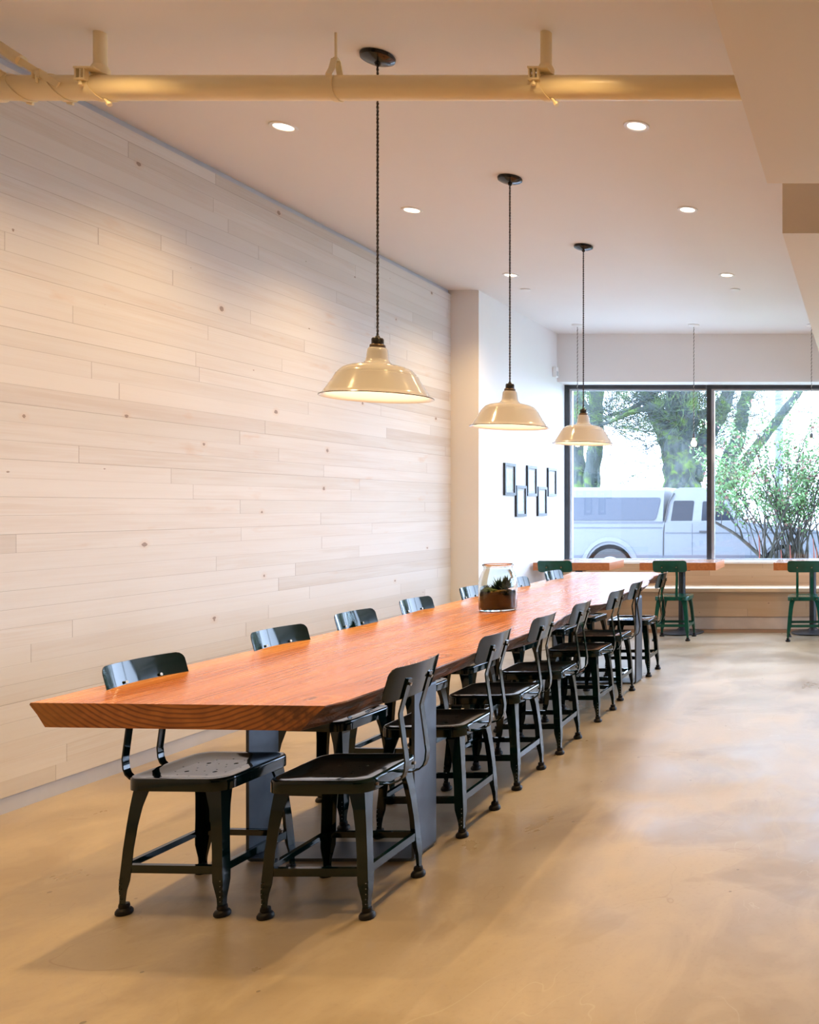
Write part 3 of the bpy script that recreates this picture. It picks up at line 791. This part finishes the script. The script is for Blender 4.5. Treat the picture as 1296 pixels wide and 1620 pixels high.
# sway clamps at the wall end and diagonal brace
for xc2 in (px(28), px(92)):
    bm = bmesh.new(); n = 40; L = []
    for k in range(n+1):
        a = 2*PI*k/n; sx = .034*math.sin(a-.5)*-1
        L.append([bm.verts.new((xc2+sx+dx, rr*math.cos(a), rr*math.sin(a))) for dx, rr in ((-.016,PR+.001),(-.016,PR+.006),(.016,PR+.006),(.016,PR+.001))])
    for a, b_ in zip(L, L[1:]):
        for k in range(4): bm.faces.new((a[k], a[(k+1)%4], b_[(k+1)%4], b_[k]))
    box(bm, xc2-.056, xc2-.050, -.066, -.03, .012, .05); box(bm, xc2-.030, xc2-.024, -.066, -.03, .012, .05)
    box(bm, xc2-.058, xc2-.022, -.066, -.03, .046, .052); tube(bm, [(xc2-.04,-.058,-.004),(xc2-.04,-.058,.05)], .006, 8)
    tube(bm, [(xc2+.02,.02,-.054),(xc2+.045,.02,-.060)], .006, 8)
    obj('clamp', bm, 'pipe_paint', pp, smooth=True, angle=30)
bm = bmesh.new()
def P3(x, y, dep): k = 1420/(PY+dep); return ((x-1371)/k+2, dep, 1.38+(803-y)/k-PZ)
tube(bm, [P3(-35, 52, -.02), P3(34, 97, -.05)], .0235, 24)
br = obj('sway_brace', bm, 'pipe_paint', pp, smooth=True, angle=40)
bm = bmesh.new()
a = Vector(P3(26, 93, -.055)); b_ = Vector(P3(92, 134, -.062)); d = (b_-a).normalized(); u = Vector((0,1,0)); v = d.cross(u).normalized()
vs = []
for p in (a, b_):
    for su, sv in ((1,1),(1,-1),(-1,-1),(-1,1)): vs.append(bm.verts.new(p+u*.004*su+v*.014*sv))
for k in range(4): bm.faces.new((vs[k], vs[(k+1)%4], vs[4+(k+1)%4], vs[4+k]))
bm.faces.new(vs[:4]); bm.faces.new(vs[4:])
obj('brace_strap', bm, 'pipe_paint', br)

# ------------------------------------------------------------------ pictures and sensor on the white wall
for y, z, lb in [(9.08,1.665,'narrow black-framed print, upper row, nearest the cream column'), (9.375,1.447,'narrow black-framed print, lower row, left one'),
                 (9.68,1.667,'narrow black-framed print in the middle of the upper row'), (9.985,1.449,'narrow black-framed print, lower row, right one'),
                 (10.30,1.67,'narrow black-framed print, upper row, nearest the window')]:
    r = thing('picture_frame', lb, 'picture', (XL2, y, z), 0, 'five black-framed prints on the white wall')
    hw, hh, t_ = .137, .162, .028; bm = bmesh.new()
    box(bm, .0, .022, -hw, -hw+t_, -hh, hh); box(bm, .0, .022, hw-t_, hw, -hh, hh)
    box(bm, .0, .022, -hw+t_, hw-t_, -hh, -hh+t_); box(bm, .0, .022, -hw+t_, hw-t_, hh-t_, hh)
    obj('frame', bm, 'frame_black', r)
    obj('mat_board', boxbm(.002, .008, -hw+t_, hw-t_, -hh+t_, hh-t_), 'mat_white', r)
    obj('print', boxbm(.008, .0095, -hw+t_+.02, hw-t_-.02, -hh+t_+.025, hh-t_-.025), 'botanical_print', r)
r = thing('motion_sensor', 'small white motion sensor in the upper corner by the window', 'sensor', (XL2, 10.38, 2.945))
obj('housing', boxbm(0, .045, -.04, .04, -.062, .062, bev=.01), 'white_plastic', r)
obj('lens', boxbm(.0455, .052, -.025, .025, -.045, .01, bev=.003), 'mat_white', r)

# ------------------------------------------------------------------ terrarium jar on the table
tj = thing('terrarium', 'open glass jar with dark soil, moss and spiky succulents on the table', 'terrarium', (-2.225, 5.42, .76))
out = [(0,.0015),(.098,.0015),(.106,.006),(.109,.018),(.110,.13),(.109,.17),(.104,.20),(.094,.225),(.083,.245),(.080,.256),(.082,.266),(.088,.270),(.089,.276),(.086,.280)]
inn = [(.083,.276),(.077,.268),(.0755,.256),(.079,.243),(.090,.222),(.0995,.198),(.1045,.17),(.1055,.13),(.1045,.02),(.100,.012),(0,.011)]
bm = bmesh.new(); lathe(bm, out+inn, 64); obj('glass_jar', bm, 'jar_glass', tj, smooth=True, angle=50)
bm = bmesh.new(); lathe(bm, [(0,.0125),(.096,.0125),(.1028,.022),(.1035,.10),(.098,.116),(.06,.122),(0,.125)], 48); obj('soil', bm, 'soil', tj, smooth=True)
rr = random.Random(11)
def blob(bm, c, r, sq=.55, seed=0):
    from mathutils import noise as mn
    m = Matrix.Translation(c)
    g = bmesh.ops.create_icosphere(bm, subdivisions=3, radius=1)
    for v in g['verts']:
        k = 1 + .35*mn.noise(v.co*2.5+Vector((seed, 0, 0))); v.co = m @ Vector((v.co.x*r*k, v.co.y*r*k, v.co.z*r*sq*k))
bm = bmesh.new()
for x, y, rad in ((-.06,-.02,.034),(-.03,-.05,.032),(-.02,.03,.04),(0,-.06,.026),(-.065,.03,.026)): blob(bm, (x, y, .118), rad, .6, x*90)
obj('green_moss', bm, 'moss_fresh', tj, smooth=True)
bm = bmesh.new()
for x, y, rad in ((.05,-.055,.03),(.03,-.07,.024),(.065,-.02,.028),(.0,-.08,.016)): blob(bm, (x, y, .112), rad, .6, x*90)
obj('golden_moss', bm, 'moss_gold', tj, smooth=True)
def leaf(bm, base, d, ln, wd, bend=.3):
    d = Vector(d).normalized(); side = d.cross(Vector((0,0,1)))
    if side.length < .1: side = Vector((1,0,0))
    side.normalize(); up = side.cross(d); L = []
    for k in range(6):
        u = k/5; p = Vector(base) + d*ln*u + up*(-bend*ln*u*u*.0) + Vector((0,0,1))*bend*ln*u*u
        ww = wd*math.sin(PI*min(1, u*.78+.2))*(1-u**3) + .0004
        L.append([bm.verts.new(p+side*ww), bm.verts.new(p+up*ww*.35), bm.verts.new(p-side*ww), bm.verts.new(p-up*ww*.35)])
    for a, b2 in zip(L, L[1:]):
        for k in range(4): bm.faces.new((a[k], a[(k+1)%4], b2[(k+1)%4], b2[k]))
    bm.faces.new(L[0]); bm.faces.new(L[-1])
for x, y, z, n, ln in ((.005,0,.135,26,.062),(.045,.005,.14,24,.068),(-.055,-.02,.128,20,.032),(-.02,-.035,.128,18,.034),(.05,-.03,.13,16,.045)):
    bm = bmesh.new()
    for k in range(n):
        az = k*2.399; el = R(15+70*(k/n)); leaf(bm, (x, y, z-.01+.0006*k), (math.cos(az)*math.cos(el), math.sin(az)*math.cos(el), math.sin(el)), ln*(.75+.4*rr.random())*(.8 if el > 1.2 else 1), ln*.17, .15)
    obj('succulent', bm, 'succulent', tj)

# ------------------------------------------------------------------ outside
struct('ground', boxbm(-40, 40, 11.0, 80, -.3, -.08), 'asphalt')
struct('ground.003', boxbm(XR+.22, 40, -20, 11.0, -.3, -.06), 'sidewalk')
struct('ground.001', boxbm(-40, 40, 11.0, 14.2, -.1, .02), 'sidewalk')
struct('ground.002', boxbm(-40, 40, 18.2, 30, -.1, .03), 'ground_cover')

# pickup truck with topper, facing right
TY = 16.0; KT = 1420/TY
tr = thing('pickup_truck', 'silver-white pickup truck with bed topper parked outside the window', 'truck', (-3.6, TY, -.05))
def tx(p): return (p-1371)/KT + 3.6
def tz(p): return 1.38+(803-p)/KT + .05
W2 = 1.74
def extrude_xz(bm, poly, y0, y1, mi=0):
    a = [bm.verts.new((x, y0, z)) for x, z in poly]; b2 = [bm.verts.new((x, y1, z)) for x, z in poly]; n = len(poly)
    f1 = bm.faces.new(a); f2 = bm.faces.new(list(reversed(b2)))
    for k in range(n): bm.faces.new((a[k], a[(k+1)%n], b2[(k+1)%n], b2[k]))
    for f in (f1, f2): f.material_index = mi
    return f1, f2
def arch(cx, r, z0, n=12, zc=.36):
    out = []
    a0 = math.asin((z0-zc)/r)
    for k in range(n+1):
        a = PI-a0 + (2*a0-PI)*k/n; out.append((cx+r*math.cos(a), zc+r*math.sin(a)))
    return out
wr_, wf_ = tx(965), tx(1243)
zb = .46
poly = [(tx(835), zb)] + arch(wr_, .44, zb) + arch(wf_, .44, zb) + [(tx(1310), zb), (tx(1313), .60), (tx(1310), .98), (tx(1285), 1.04), (tx(1190), tz(829)+.02), (tx(1172), tz(826)+.03), (tx(835), tz(826)+.0)]
bm = bmesh.new(); extrude_xz(bm, poly, 0, W2)
bmesh.ops.bevel(bm, geom=[e for e in bm.edges if abs(e.verts[0].co.y-e.verts[1].co.y) < 1e-6], offset=.025, segments=2, affect='EDGES')
body = obj('body', bm, 'truck_paint', tr, smooth=True, angle=35)
bm = bmesh.new()   # cab
base = [(tx(1052), tz(828)), (tx(1174), tz(826))]; 
def cab_sec(y, ins):
    return [(tx(1050), y, tz(830)), (tx(1177), y, tz(828)), (tx(1140), y+ins, tz(777)), (tx(1130), y+ins*1.2, tz(771)), (tx(1068), y+ins*1.2, tz(771)), (tx(1060), y+ins, tz(778))]
A = [bm.verts.new(p) for p in cab_sec(.03, .14)]; B = [bm.verts.new((x, W2-y, z)) for x, y, z in cab_sec(.03, .14)]
bm.faces.new(A); bm.faces.new(list(reversed(B)))
for k in range(6): bm.faces.new((A[k], A[(k+1)%6], B[(k+1)%6], B[k]))
bmesh.ops.bevel(bm, geom=list(bm.edges), offset=.03, segments=2, affect='EDGES')
cab = obj('cab', bm, 'truck_paint', tr, smooth=True, angle=40)
def side_panel(name, pts, mat, parent, y=.03, ins=.14, th=.012, rnd=.03, proud=.006):
    """panel lying on the sloped cab side: pts in (px, py)"""
    zl, zh = tz(830), tz(777); bm = bmesh.new(); P = [Vector((tx(a), tz(b2))) for a, b2 in pts]; Q = []
    n = len(P)
    for i in range(n):
        p, q, s = P[i-1], P[i], P[(i+1)%n]; a = (p-q).normalized(); c = (s-q).normalized()
        for k in range(5):
            u = k/4; Q.append((q+a*rnd)*(1-u)**2 + q*2*u*(1-u) + (q+c*rnd)*u*u)
    f = []; g = []
    for q in Q:
        yy = y + ins*(q.y-zl)/(zh-zl) - proud
        f.append(bm.verts.new((q.x, yy, q.y))); g.append(bm.verts.new((q.x, yy+th, q.y)))
    bm.faces.new(f); bm.faces.new(list(reversed(g)))
    for k in range(len(f)): bm.faces.new((f[k], f[(k+1)%len(f)], g[(k+1)%len(f)], g[k]))
    return obj(name, bm, mat, parent)
side_panel('side_window', [(1060,829.5),(1064,792),(1096.5,792),(1094,829.5)], 'car_glass', cab)
side_panel('side_window', [(1109,830),(1110,793),(1142,793),(1166,830)], 'car_glass', cab)
# windscreen
bm = bmesh.new(); q = [(tx(1175), .14, tz(826)), (tx(1175), W2-.14, tz(826)), (tx(1142), W2-.25, tz(779)), (tx(1142), .25, tz(779))]
off = Vector((.03, 0, .01)); a = [bm.verts.new(Vector(p)+off) for p in q]; b2 = [bm.verts.new(Vector(p)) for p in q]
bm.faces.new(a); bm.faces.new(list(reversed(b2)))
for k in range(4): bm.faces.new((a[k], a[(k+1)%4], b2[(k+1)%4], b2[k]))
obj('windscreen', bm, 'car_glass', cab)
# topper
bm = bmesh.new()
S = [(.02, tz(826)), (.13, tz(785)), (.17, tz(775)), (.28, tz(770.5)), (W2-.28, tz(770.5)), (W2-.17, tz(775)), (W2-.13, tz(785)), (W2-.02, tz(826))]
L = []
for xx, zs in ((tx(838), 0), (tx(841), 0), (tx(1040), 0), (tx(1048), 0)):
    L.append([bm.verts.new((xx, y, z - (.03 if xx in (tx(838),) else 0))) for y, z in S])
for a, b2 in zip(L, L[1:]):
    for k in range(8): bm.faces.new((a[k], a[(k+1)%8], b2[(k+1)%8], b2[k]))
bm.faces.new(L[0]); bm.faces.new(L[-1])
tp = obj('topper', bm, 'truck_paint', tr, smooth=True, angle=25)
def tp_panel(name, pts, mat, rnd=.06, proud=.024): return side_panel(name, pts, mat, tp, .02, .11*(tz(777)-tz(830))/(tz(785)-tz(826)), .012, rnd, proud)
tp_panel('side_window', [(845,823),(848,787),(1044,787),(1037,823)], 'topper_glass')
# seams and trims
bm = bmesh.new()
tube(bm, [(tx(1050), -.002, tz(842)), (tx(1049.5), -.002, tz(883))], .012, 6); tube(bm, [(tx(1050), -.001, tz(842)), (tx(1053), .02, tz(818)), (tx(1057), .06, tz(795)), (tx(1064), .15, tz(780))], .014, 6)
obj('cab_gap', bm, 'tire', tr)
bm = bmesh.new()
for xx in (1095.5, 1188): tube(bm, [(tx(xx), -.001, tz(829)), (tx(xx), -.001, tz(884))], .005, 6)
obj('door_seam', bm, 'truck_grey', tr)
bm = bmesh.new(); box(bm, tx(840), tx(1048), -.008, .01, tz(835.5), tz(834)); box(bm, tx(1053), tx(1300), -.008, .01, tz(843.5), tz(842.5)); obj('body_line', bm, 'truck_grey', tr)
obj('topper_rail', boxbm(tx(838), tx(1049), -.006, .03, tz(828), tz(825)), 'truck_grey', tr)
obj('door_handle', boxbm(tx(1107), tx(1120), -.03, .0, tz(842.5), tz(839.5), bev=.006), 'tire', tr)
bm = bmesh.new(); box(bm, tx(1005), tx(1208), -.012, .02, tz(884.5), tz(878.5)); box(bm, tx(840), tx(925), -.012, .02, tz(884.5), tz(878.5)); obj('lower_trim', bm, 'truck_grey', tr)
for cx in (wr_, wf_):   # flares and wheels
    bm = bmesh.new(); n = 20; L = []
    for k in range(n+1):
        a = PI*k/n; L.append([bm.verts.new((cx+rr_*math.cos(a), y, .40+rr_*math.sin(a))) for rr_, y in ((.44,.04),(.43,-.03),(.50,-.02),(.52,.02))])
    for a, b2 in zip(L, L[1:]):
        for k in range(4): bm.faces.new((a[k], a[(k+1)%4], b2[(k+1)%4], b2[k]))
    bm.faces.new(L[0]); bm.faces.new(L[-1])
    obj('fender_flare', bm, 'truck_paint', tr, smooth=True, angle=40)
    for y in (.0, W2-.24):
        bm = bmesh.new(); tube(bm, [(cx, y, .35), (cx, y+.02, .35), (cx, y+.22, .35), (cx, y+.24, .35)], [.33, .35, .35, .33], 36)
        wh = obj('tire', bm, 'tire', tr, smooth=True, angle=40)
        bm = bmesh.new(); tube(bm, [(cx, y-.008 if y < 1 else y+.232, .35), (cx, y+.012 if y < 1 else y+.248, .35)], [.20, .22], 28); tube(bm, [(cx, y-.02 if y < 1 else y+.23, .35), (cx, y+.01 if y < 1 else y+.26, .35)], [.05, .07], 16)
        obj('hubcap', bm, 'hub', wh, smooth=True, angle=40)
obj('bumper', boxbm(tx(1305), tx(1325), -.02, W2+.02, .42, .60, bev=.02), 'hub', tr)
obj('bumper', boxbm(tx(822), tx(836), -.02, W2+.02, .42, .58, bev=.02), 'hub', tr)
obj('underbody', boxbm(tx(850), tx(1290), .26, W2-.26, .28, .95), 'tire', tr)

# ---- trees
def branch_bits(bm, p, d, ln, r, depth, rnd, spread=.6, up=.1, seg=6, minr=.006):
    pts = [Vector(p)]; rad = [r]; d = Vector(d).normalized(); n = 5; kids = []
    for k in range(n):
        d = (d + Vector((rnd.uniform(-1,1), rnd.uniform(-1,1), rnd.uniform(-1,1)))*.16 + Vector((0,0,up*.2))).normalized()
        pts.append(pts[-1] + d*ln/n); rad.append(max(minr, r*(1-.55*(k+1)/n)))
        if depth > 0 and k >= 1: kids.append((pts[-1].copy(), d.copy(), rad[-1]))
    tube(bm, pts, rad, seg if r > .03 else 4)
    for (q, dd, rr_) in kids:
        for _ in range(1 if rnd.random() < .6 else 2):
            nd = (dd + Vector((rnd.uniform(-1,1), rnd.uniform(-.7,.7), rnd.uniform(-.6,1)))*spread).normalized()
            branch_bits(bm, q, nd, ln*rnd.uniform(.5,.75), max(minr, rr_*.6), depth-1, rnd, spread, up, seg, minr)
def limb(Y, pts, rad, dy=0):
    k = 1420/Y; n = len(pts)
    return smooth_path([((x-1371)/k, Y+dy*i/max(1, n-1), 1.38+(803-y)/k) for i, (x, y) in enumerate(pts)], 5), rad
def rads(r0, r1, n): return [r0+(r1-r0)*i/(n-1) for i in range(n)]
def tree(name, label, Y, limbs, loc_px, twig_seed, twigs, depth=3, twig_r=.02, tl=1.2):
    k = 1420/Y; bx = (loc_px-1371)/k
    r = thing(name, label, 'tree', (bx, Y, .03)); off = Vector((bx, Y, .03))
    bm = bmesh.new(); rnd = random.Random(twig_seed); tw = bmesh.new()
    for pts, r0, r1, dy in limbs:
        P, _ = limb(Y, pts, None, dy); P = [p-off for p in P]; P[0].z = max(P[0].z, 0.0) if P[0].z > -.5 else P[0].z
        RR = rads(r0, r1, len(P))
        RR = [q*(1+.08*math.sin(i*1.7)) for i, q in enumerate(RR)]
        tube(bm, P, RR, 14 if r0 > .1 else 8)
        if twigs:
            for i in range(2, len(P), 2):
                if P[i].z < 2.4: continue
                for _ in range(twigs):
                    d = Vector((rnd.uniform(-1,1), rnd.uniform(-.8,.8), rnd.uniform(-.7,1)))
                    branch_bits(tw, P[i], d, tl*rnd.uniform(.6,1.1), twig_r, depth-1, rnd, .7, .1, 4, .0035)
    obj('trunk', bm, 'mossy_bark', r, smooth=True)
    o = obj('twigs', tw, 'mossy_bark', r); o['kind'] = 'stuff'
    return r
tree('tree', 'big mossy green tree trunk behind the pickup, forking into several limbs', 20,
    [([(1082,900),(1080,800),(1079,760),(1077,715),(1072,680)], .46, .36, 0),
     ([(1068,730),(1054,690),(1040,665),(1025,640),(1012,612),(1004,570)], .26, .17, 1),
     ([(1075,700),(1070,668),(1062,640),(1057,600),(1050,560)], .20, .13, .6),
     ([(1076,712),(1088,680),(1092,650),(1096,610),(1100,560)], .26, .16, -.5),
     ([(1080,690),(1092,668),(1112,652),(1128,640),(1150,600)], .16, .10, .8),
     ([(1098,760),(1110,700),(1128,670),(1142,640),(1152,600),(1160,560)], .20, .13, .5),
     ([(1058,636),(1030,645),(1000,655),(975,668),(957,676)], .075, .03, -.4),
     ([(1036,618),(1010,638),(985,650),(965,653),(947,660)], .065, .03, .4),
     ([(1093,760),(1092,800),(1098,900)], .16, .30, .3)], 1081, 3, 3, 3, .010, 1.0)
tree('tree', 'slender leaning street tree behind the hood, right of the window mullion', 23,
    [([(1125,900),(1150,740),(1165,705),(1172,670),(1178,640),(1190,600),(1200,560)], .22, .15, 0),
     ([(1150,775),(1185,720),(1215,680),(1240,645),(1262,612),(1280,570)], .15, .09, .8)], 1125, 8, 1, 3, .010, 1.1)
tree('tree', 'pair of thin dark tree stems at the left edge of the window', 21,
    [([(930,900),(933,790),(938,740),(944,690),(942,650),(946,600),(950,560)], .19, .16, 0),
     ([(922,900),(916,770),(908,720),(905,660),(907,600),(900,560)], .19, .13, .6),
     ([(943,665),(925,640),(912,612)], .06, .03, .2),
     ([(940,720),(950,760),(948,790)], .05, .03, -.2)], 930, 5, 1, 3, .010, 1.2)
k = 1420/26
bm = bmesh.new(); tube(bm, [(0,0,0),(0,0,9)], [.14,.10], 14)
tube(bm, [(0,0,8.2),(-.5,-.6,8.5),(-1.2,-1.4,8.6)], [.05,.04,.03], 8)
o = obj('street_pole', bm, 'pole_grey', None, smooth=True, angle=40); o.location = ((1233-1371)/k, 26, .03); tag(o, 'plain grey street pole rising behind the shrub', 'pole')

# ---- shrub in the bed outside the window
SY = 12.6; K = 1420/SY
def S3(x, y, dy=0): return Vector(((x-1371)/K, SY+dy, 1.38+(803-y)/K))
pb = thing('planting_bed', 'low planted bed with green ground cover outside the window', 'planter', (-.6, 12.7, .02))
obj('kerb', boxbm(-1.6, 3.2, -1.1, 1.0, 0, .45, bev=.02), 'sidewalk', pb)
bm = boxbm(-1.55, 3.15, -1.05, .95, .44, .478); g = obj('ground_cover', bm, 'ground_cover', pb)
sh = thing('shrub', 'loose budding shrub with many bare crossing stems outside the window', 'shrub', (-1.1, SY, .50)); off = Vector((-1.1, SY, .50))
rnd = random.Random(21); bm = bmesh.new(); tips = []
def stem(P, r0, r1, seg=7):
    P = smooth_path([p-off for p in P], 4); tube(bm, P, rads(r0, r1, len(P)), seg); return P
def twig(p, d, ln, r, dep):
    pts = [p]; d = d.normalized()
    for k in range(5):
        d = (d+Vector((rnd.uniform(-1,1), rnd.uniform(-1,1), rnd.uniform(-.6,1)))*.25).normalized(); pts.append(pts[-1]+d*ln/5)
        if dep > 0 and rnd.random() < .62: twig(pts[-1].copy(), d+Vector((rnd.uniform(-1,1), rnd.uniform(-1,1), rnd.uniform(-.3,.8)))*.8, ln*rnd.uniform(.5,.8), r*.6, dep-1)
    tube(bm, pts, rads(r, r*.45, 6), 5); tips.extend(pts[2:])
P = stem([S3(1222,899), S3(1195,872), S3(1165,846), S3(1135,828), S3(1128,822), S3(1133,812), S3(1129,790)], .030, .009)
P2 = stem([S3(1175,852), S3(1170,836), S3(1160,826), S3(1150,814)], .016, .007)
for q in (P, P2):
    for i in range(5, len(q), 3): twig(q[i], Vector((rnd.uniform(-.5,.5), rnd.uniform(-.4,.4), 1)), .5, .006, 2)
for i in range(40):
    bx = rnd.choice([1212, 1236, 1244, 1250, 1262, 1272]) + rnd.uniform(-8, 8); by = 897
    a = rnd.uniform(-1, 1); hgt = rnd.uniform(95, 235)
    tx_ = bx + a*hgt*.55; cx1 = bx + a*hgt*.12 + rnd.uniform(-8, 8); dy = rnd.uniform(-.55, .55)
    q = stem([S3(bx, by, dy*.2), S3(cx1, by-hgt*.3, dy*.4), S3((cx1+tx_)/2+rnd.uniform(-9,9), by-hgt*.65, dy*.8), S3(tx_, by-hgt, dy)], rnd.uniform(.009,.02), .005, 6)
    for i in range(5, len(q), 2): twig(q[i], Vector((a*.5+rnd.uniform(-.6,.6), rnd.uniform(-.5,.5), .7)), rnd.uniform(.3,.55), .005, 1)
for i in range(14):
    bx = rnd.uniform(1290, 1420); a = rnd.uniform(-1, 1)
    q = stem([S3(bx, 897), S3(bx+a*20, 840), S3(bx+a*60+rnd.uniform(-9,9), 780, rnd.uniform(-.4,.4)), S3(bx+a*80, 730)], .014, .005, 6)
    for i in range(5, len(q), 2): twig(q[i], Vector((rnd.uniform(-.6,.6), rnd.uniform(-.5,.5), .7)), .5, .005, 1)
obj('stems', bm, 'stems', sh)
bm = bmesh.new(); bm2 = bmesh.new()
for p in tips:
    if p.z < .38 + rnd.uniform(0, .5): continue
    for _ in range(rnd.choice([1,2,3,4])):
        c = p + Vector((rnd.uniform(-1,1), rnd.uniform(-1,1), rnd.uniform(-1,1)))*.05; s = rnd.uniform(.016,.036)
        u = Vector((rnd.uniform(-1,1), rnd.uniform(-1,1), rnd.uniform(-1,1))).normalized(); v = u.cross(Vector((rnd.uniform(-1,1), rnd.uniform(-1,1), rnd.uniform(-1,1)))).normalized(); n = u.cross(v)
        B = bm2 if rnd.random() < .17 else bm
        a = [B.verts.new(c+q) for q in (-u*s, v*s*.55+n*s*.15, u*s, -v*s*.55+n*s*.15)]
        B.faces.new((a[0], a[1], a[2])); B.faces.new((a[0], a[2], a[3]))
o = obj('foliage', bm, 'leaf', sh); o['kind'] = 'stuff'
o = obj('buds', bm2, 'leaf_red', sh); o['kind'] = 'stuff'
# reddish bare canes standing in the bed
r0 = thing('cane_clump', 'few reddish upright canes in front of the shrub outside the window', 'plant', (-1.0, 12.2, .50))
for x, y1 in ((1201,846),(1236,870),(1250,862),(1287,852),(1292,866)):
    kk = 1420/12.2; X = (x-1371)/kk+1.0; bm = bmesh.new(); tube(bm, [(X,0,0),(X+.01,0,(1.38+(803-y1)/kk-.5)*.5),(X-.003,.01,1.38+(803-y1)/kk-.5)], [.011,.010,.005], 6); obj('cane', bm, 'reed_red', r0)
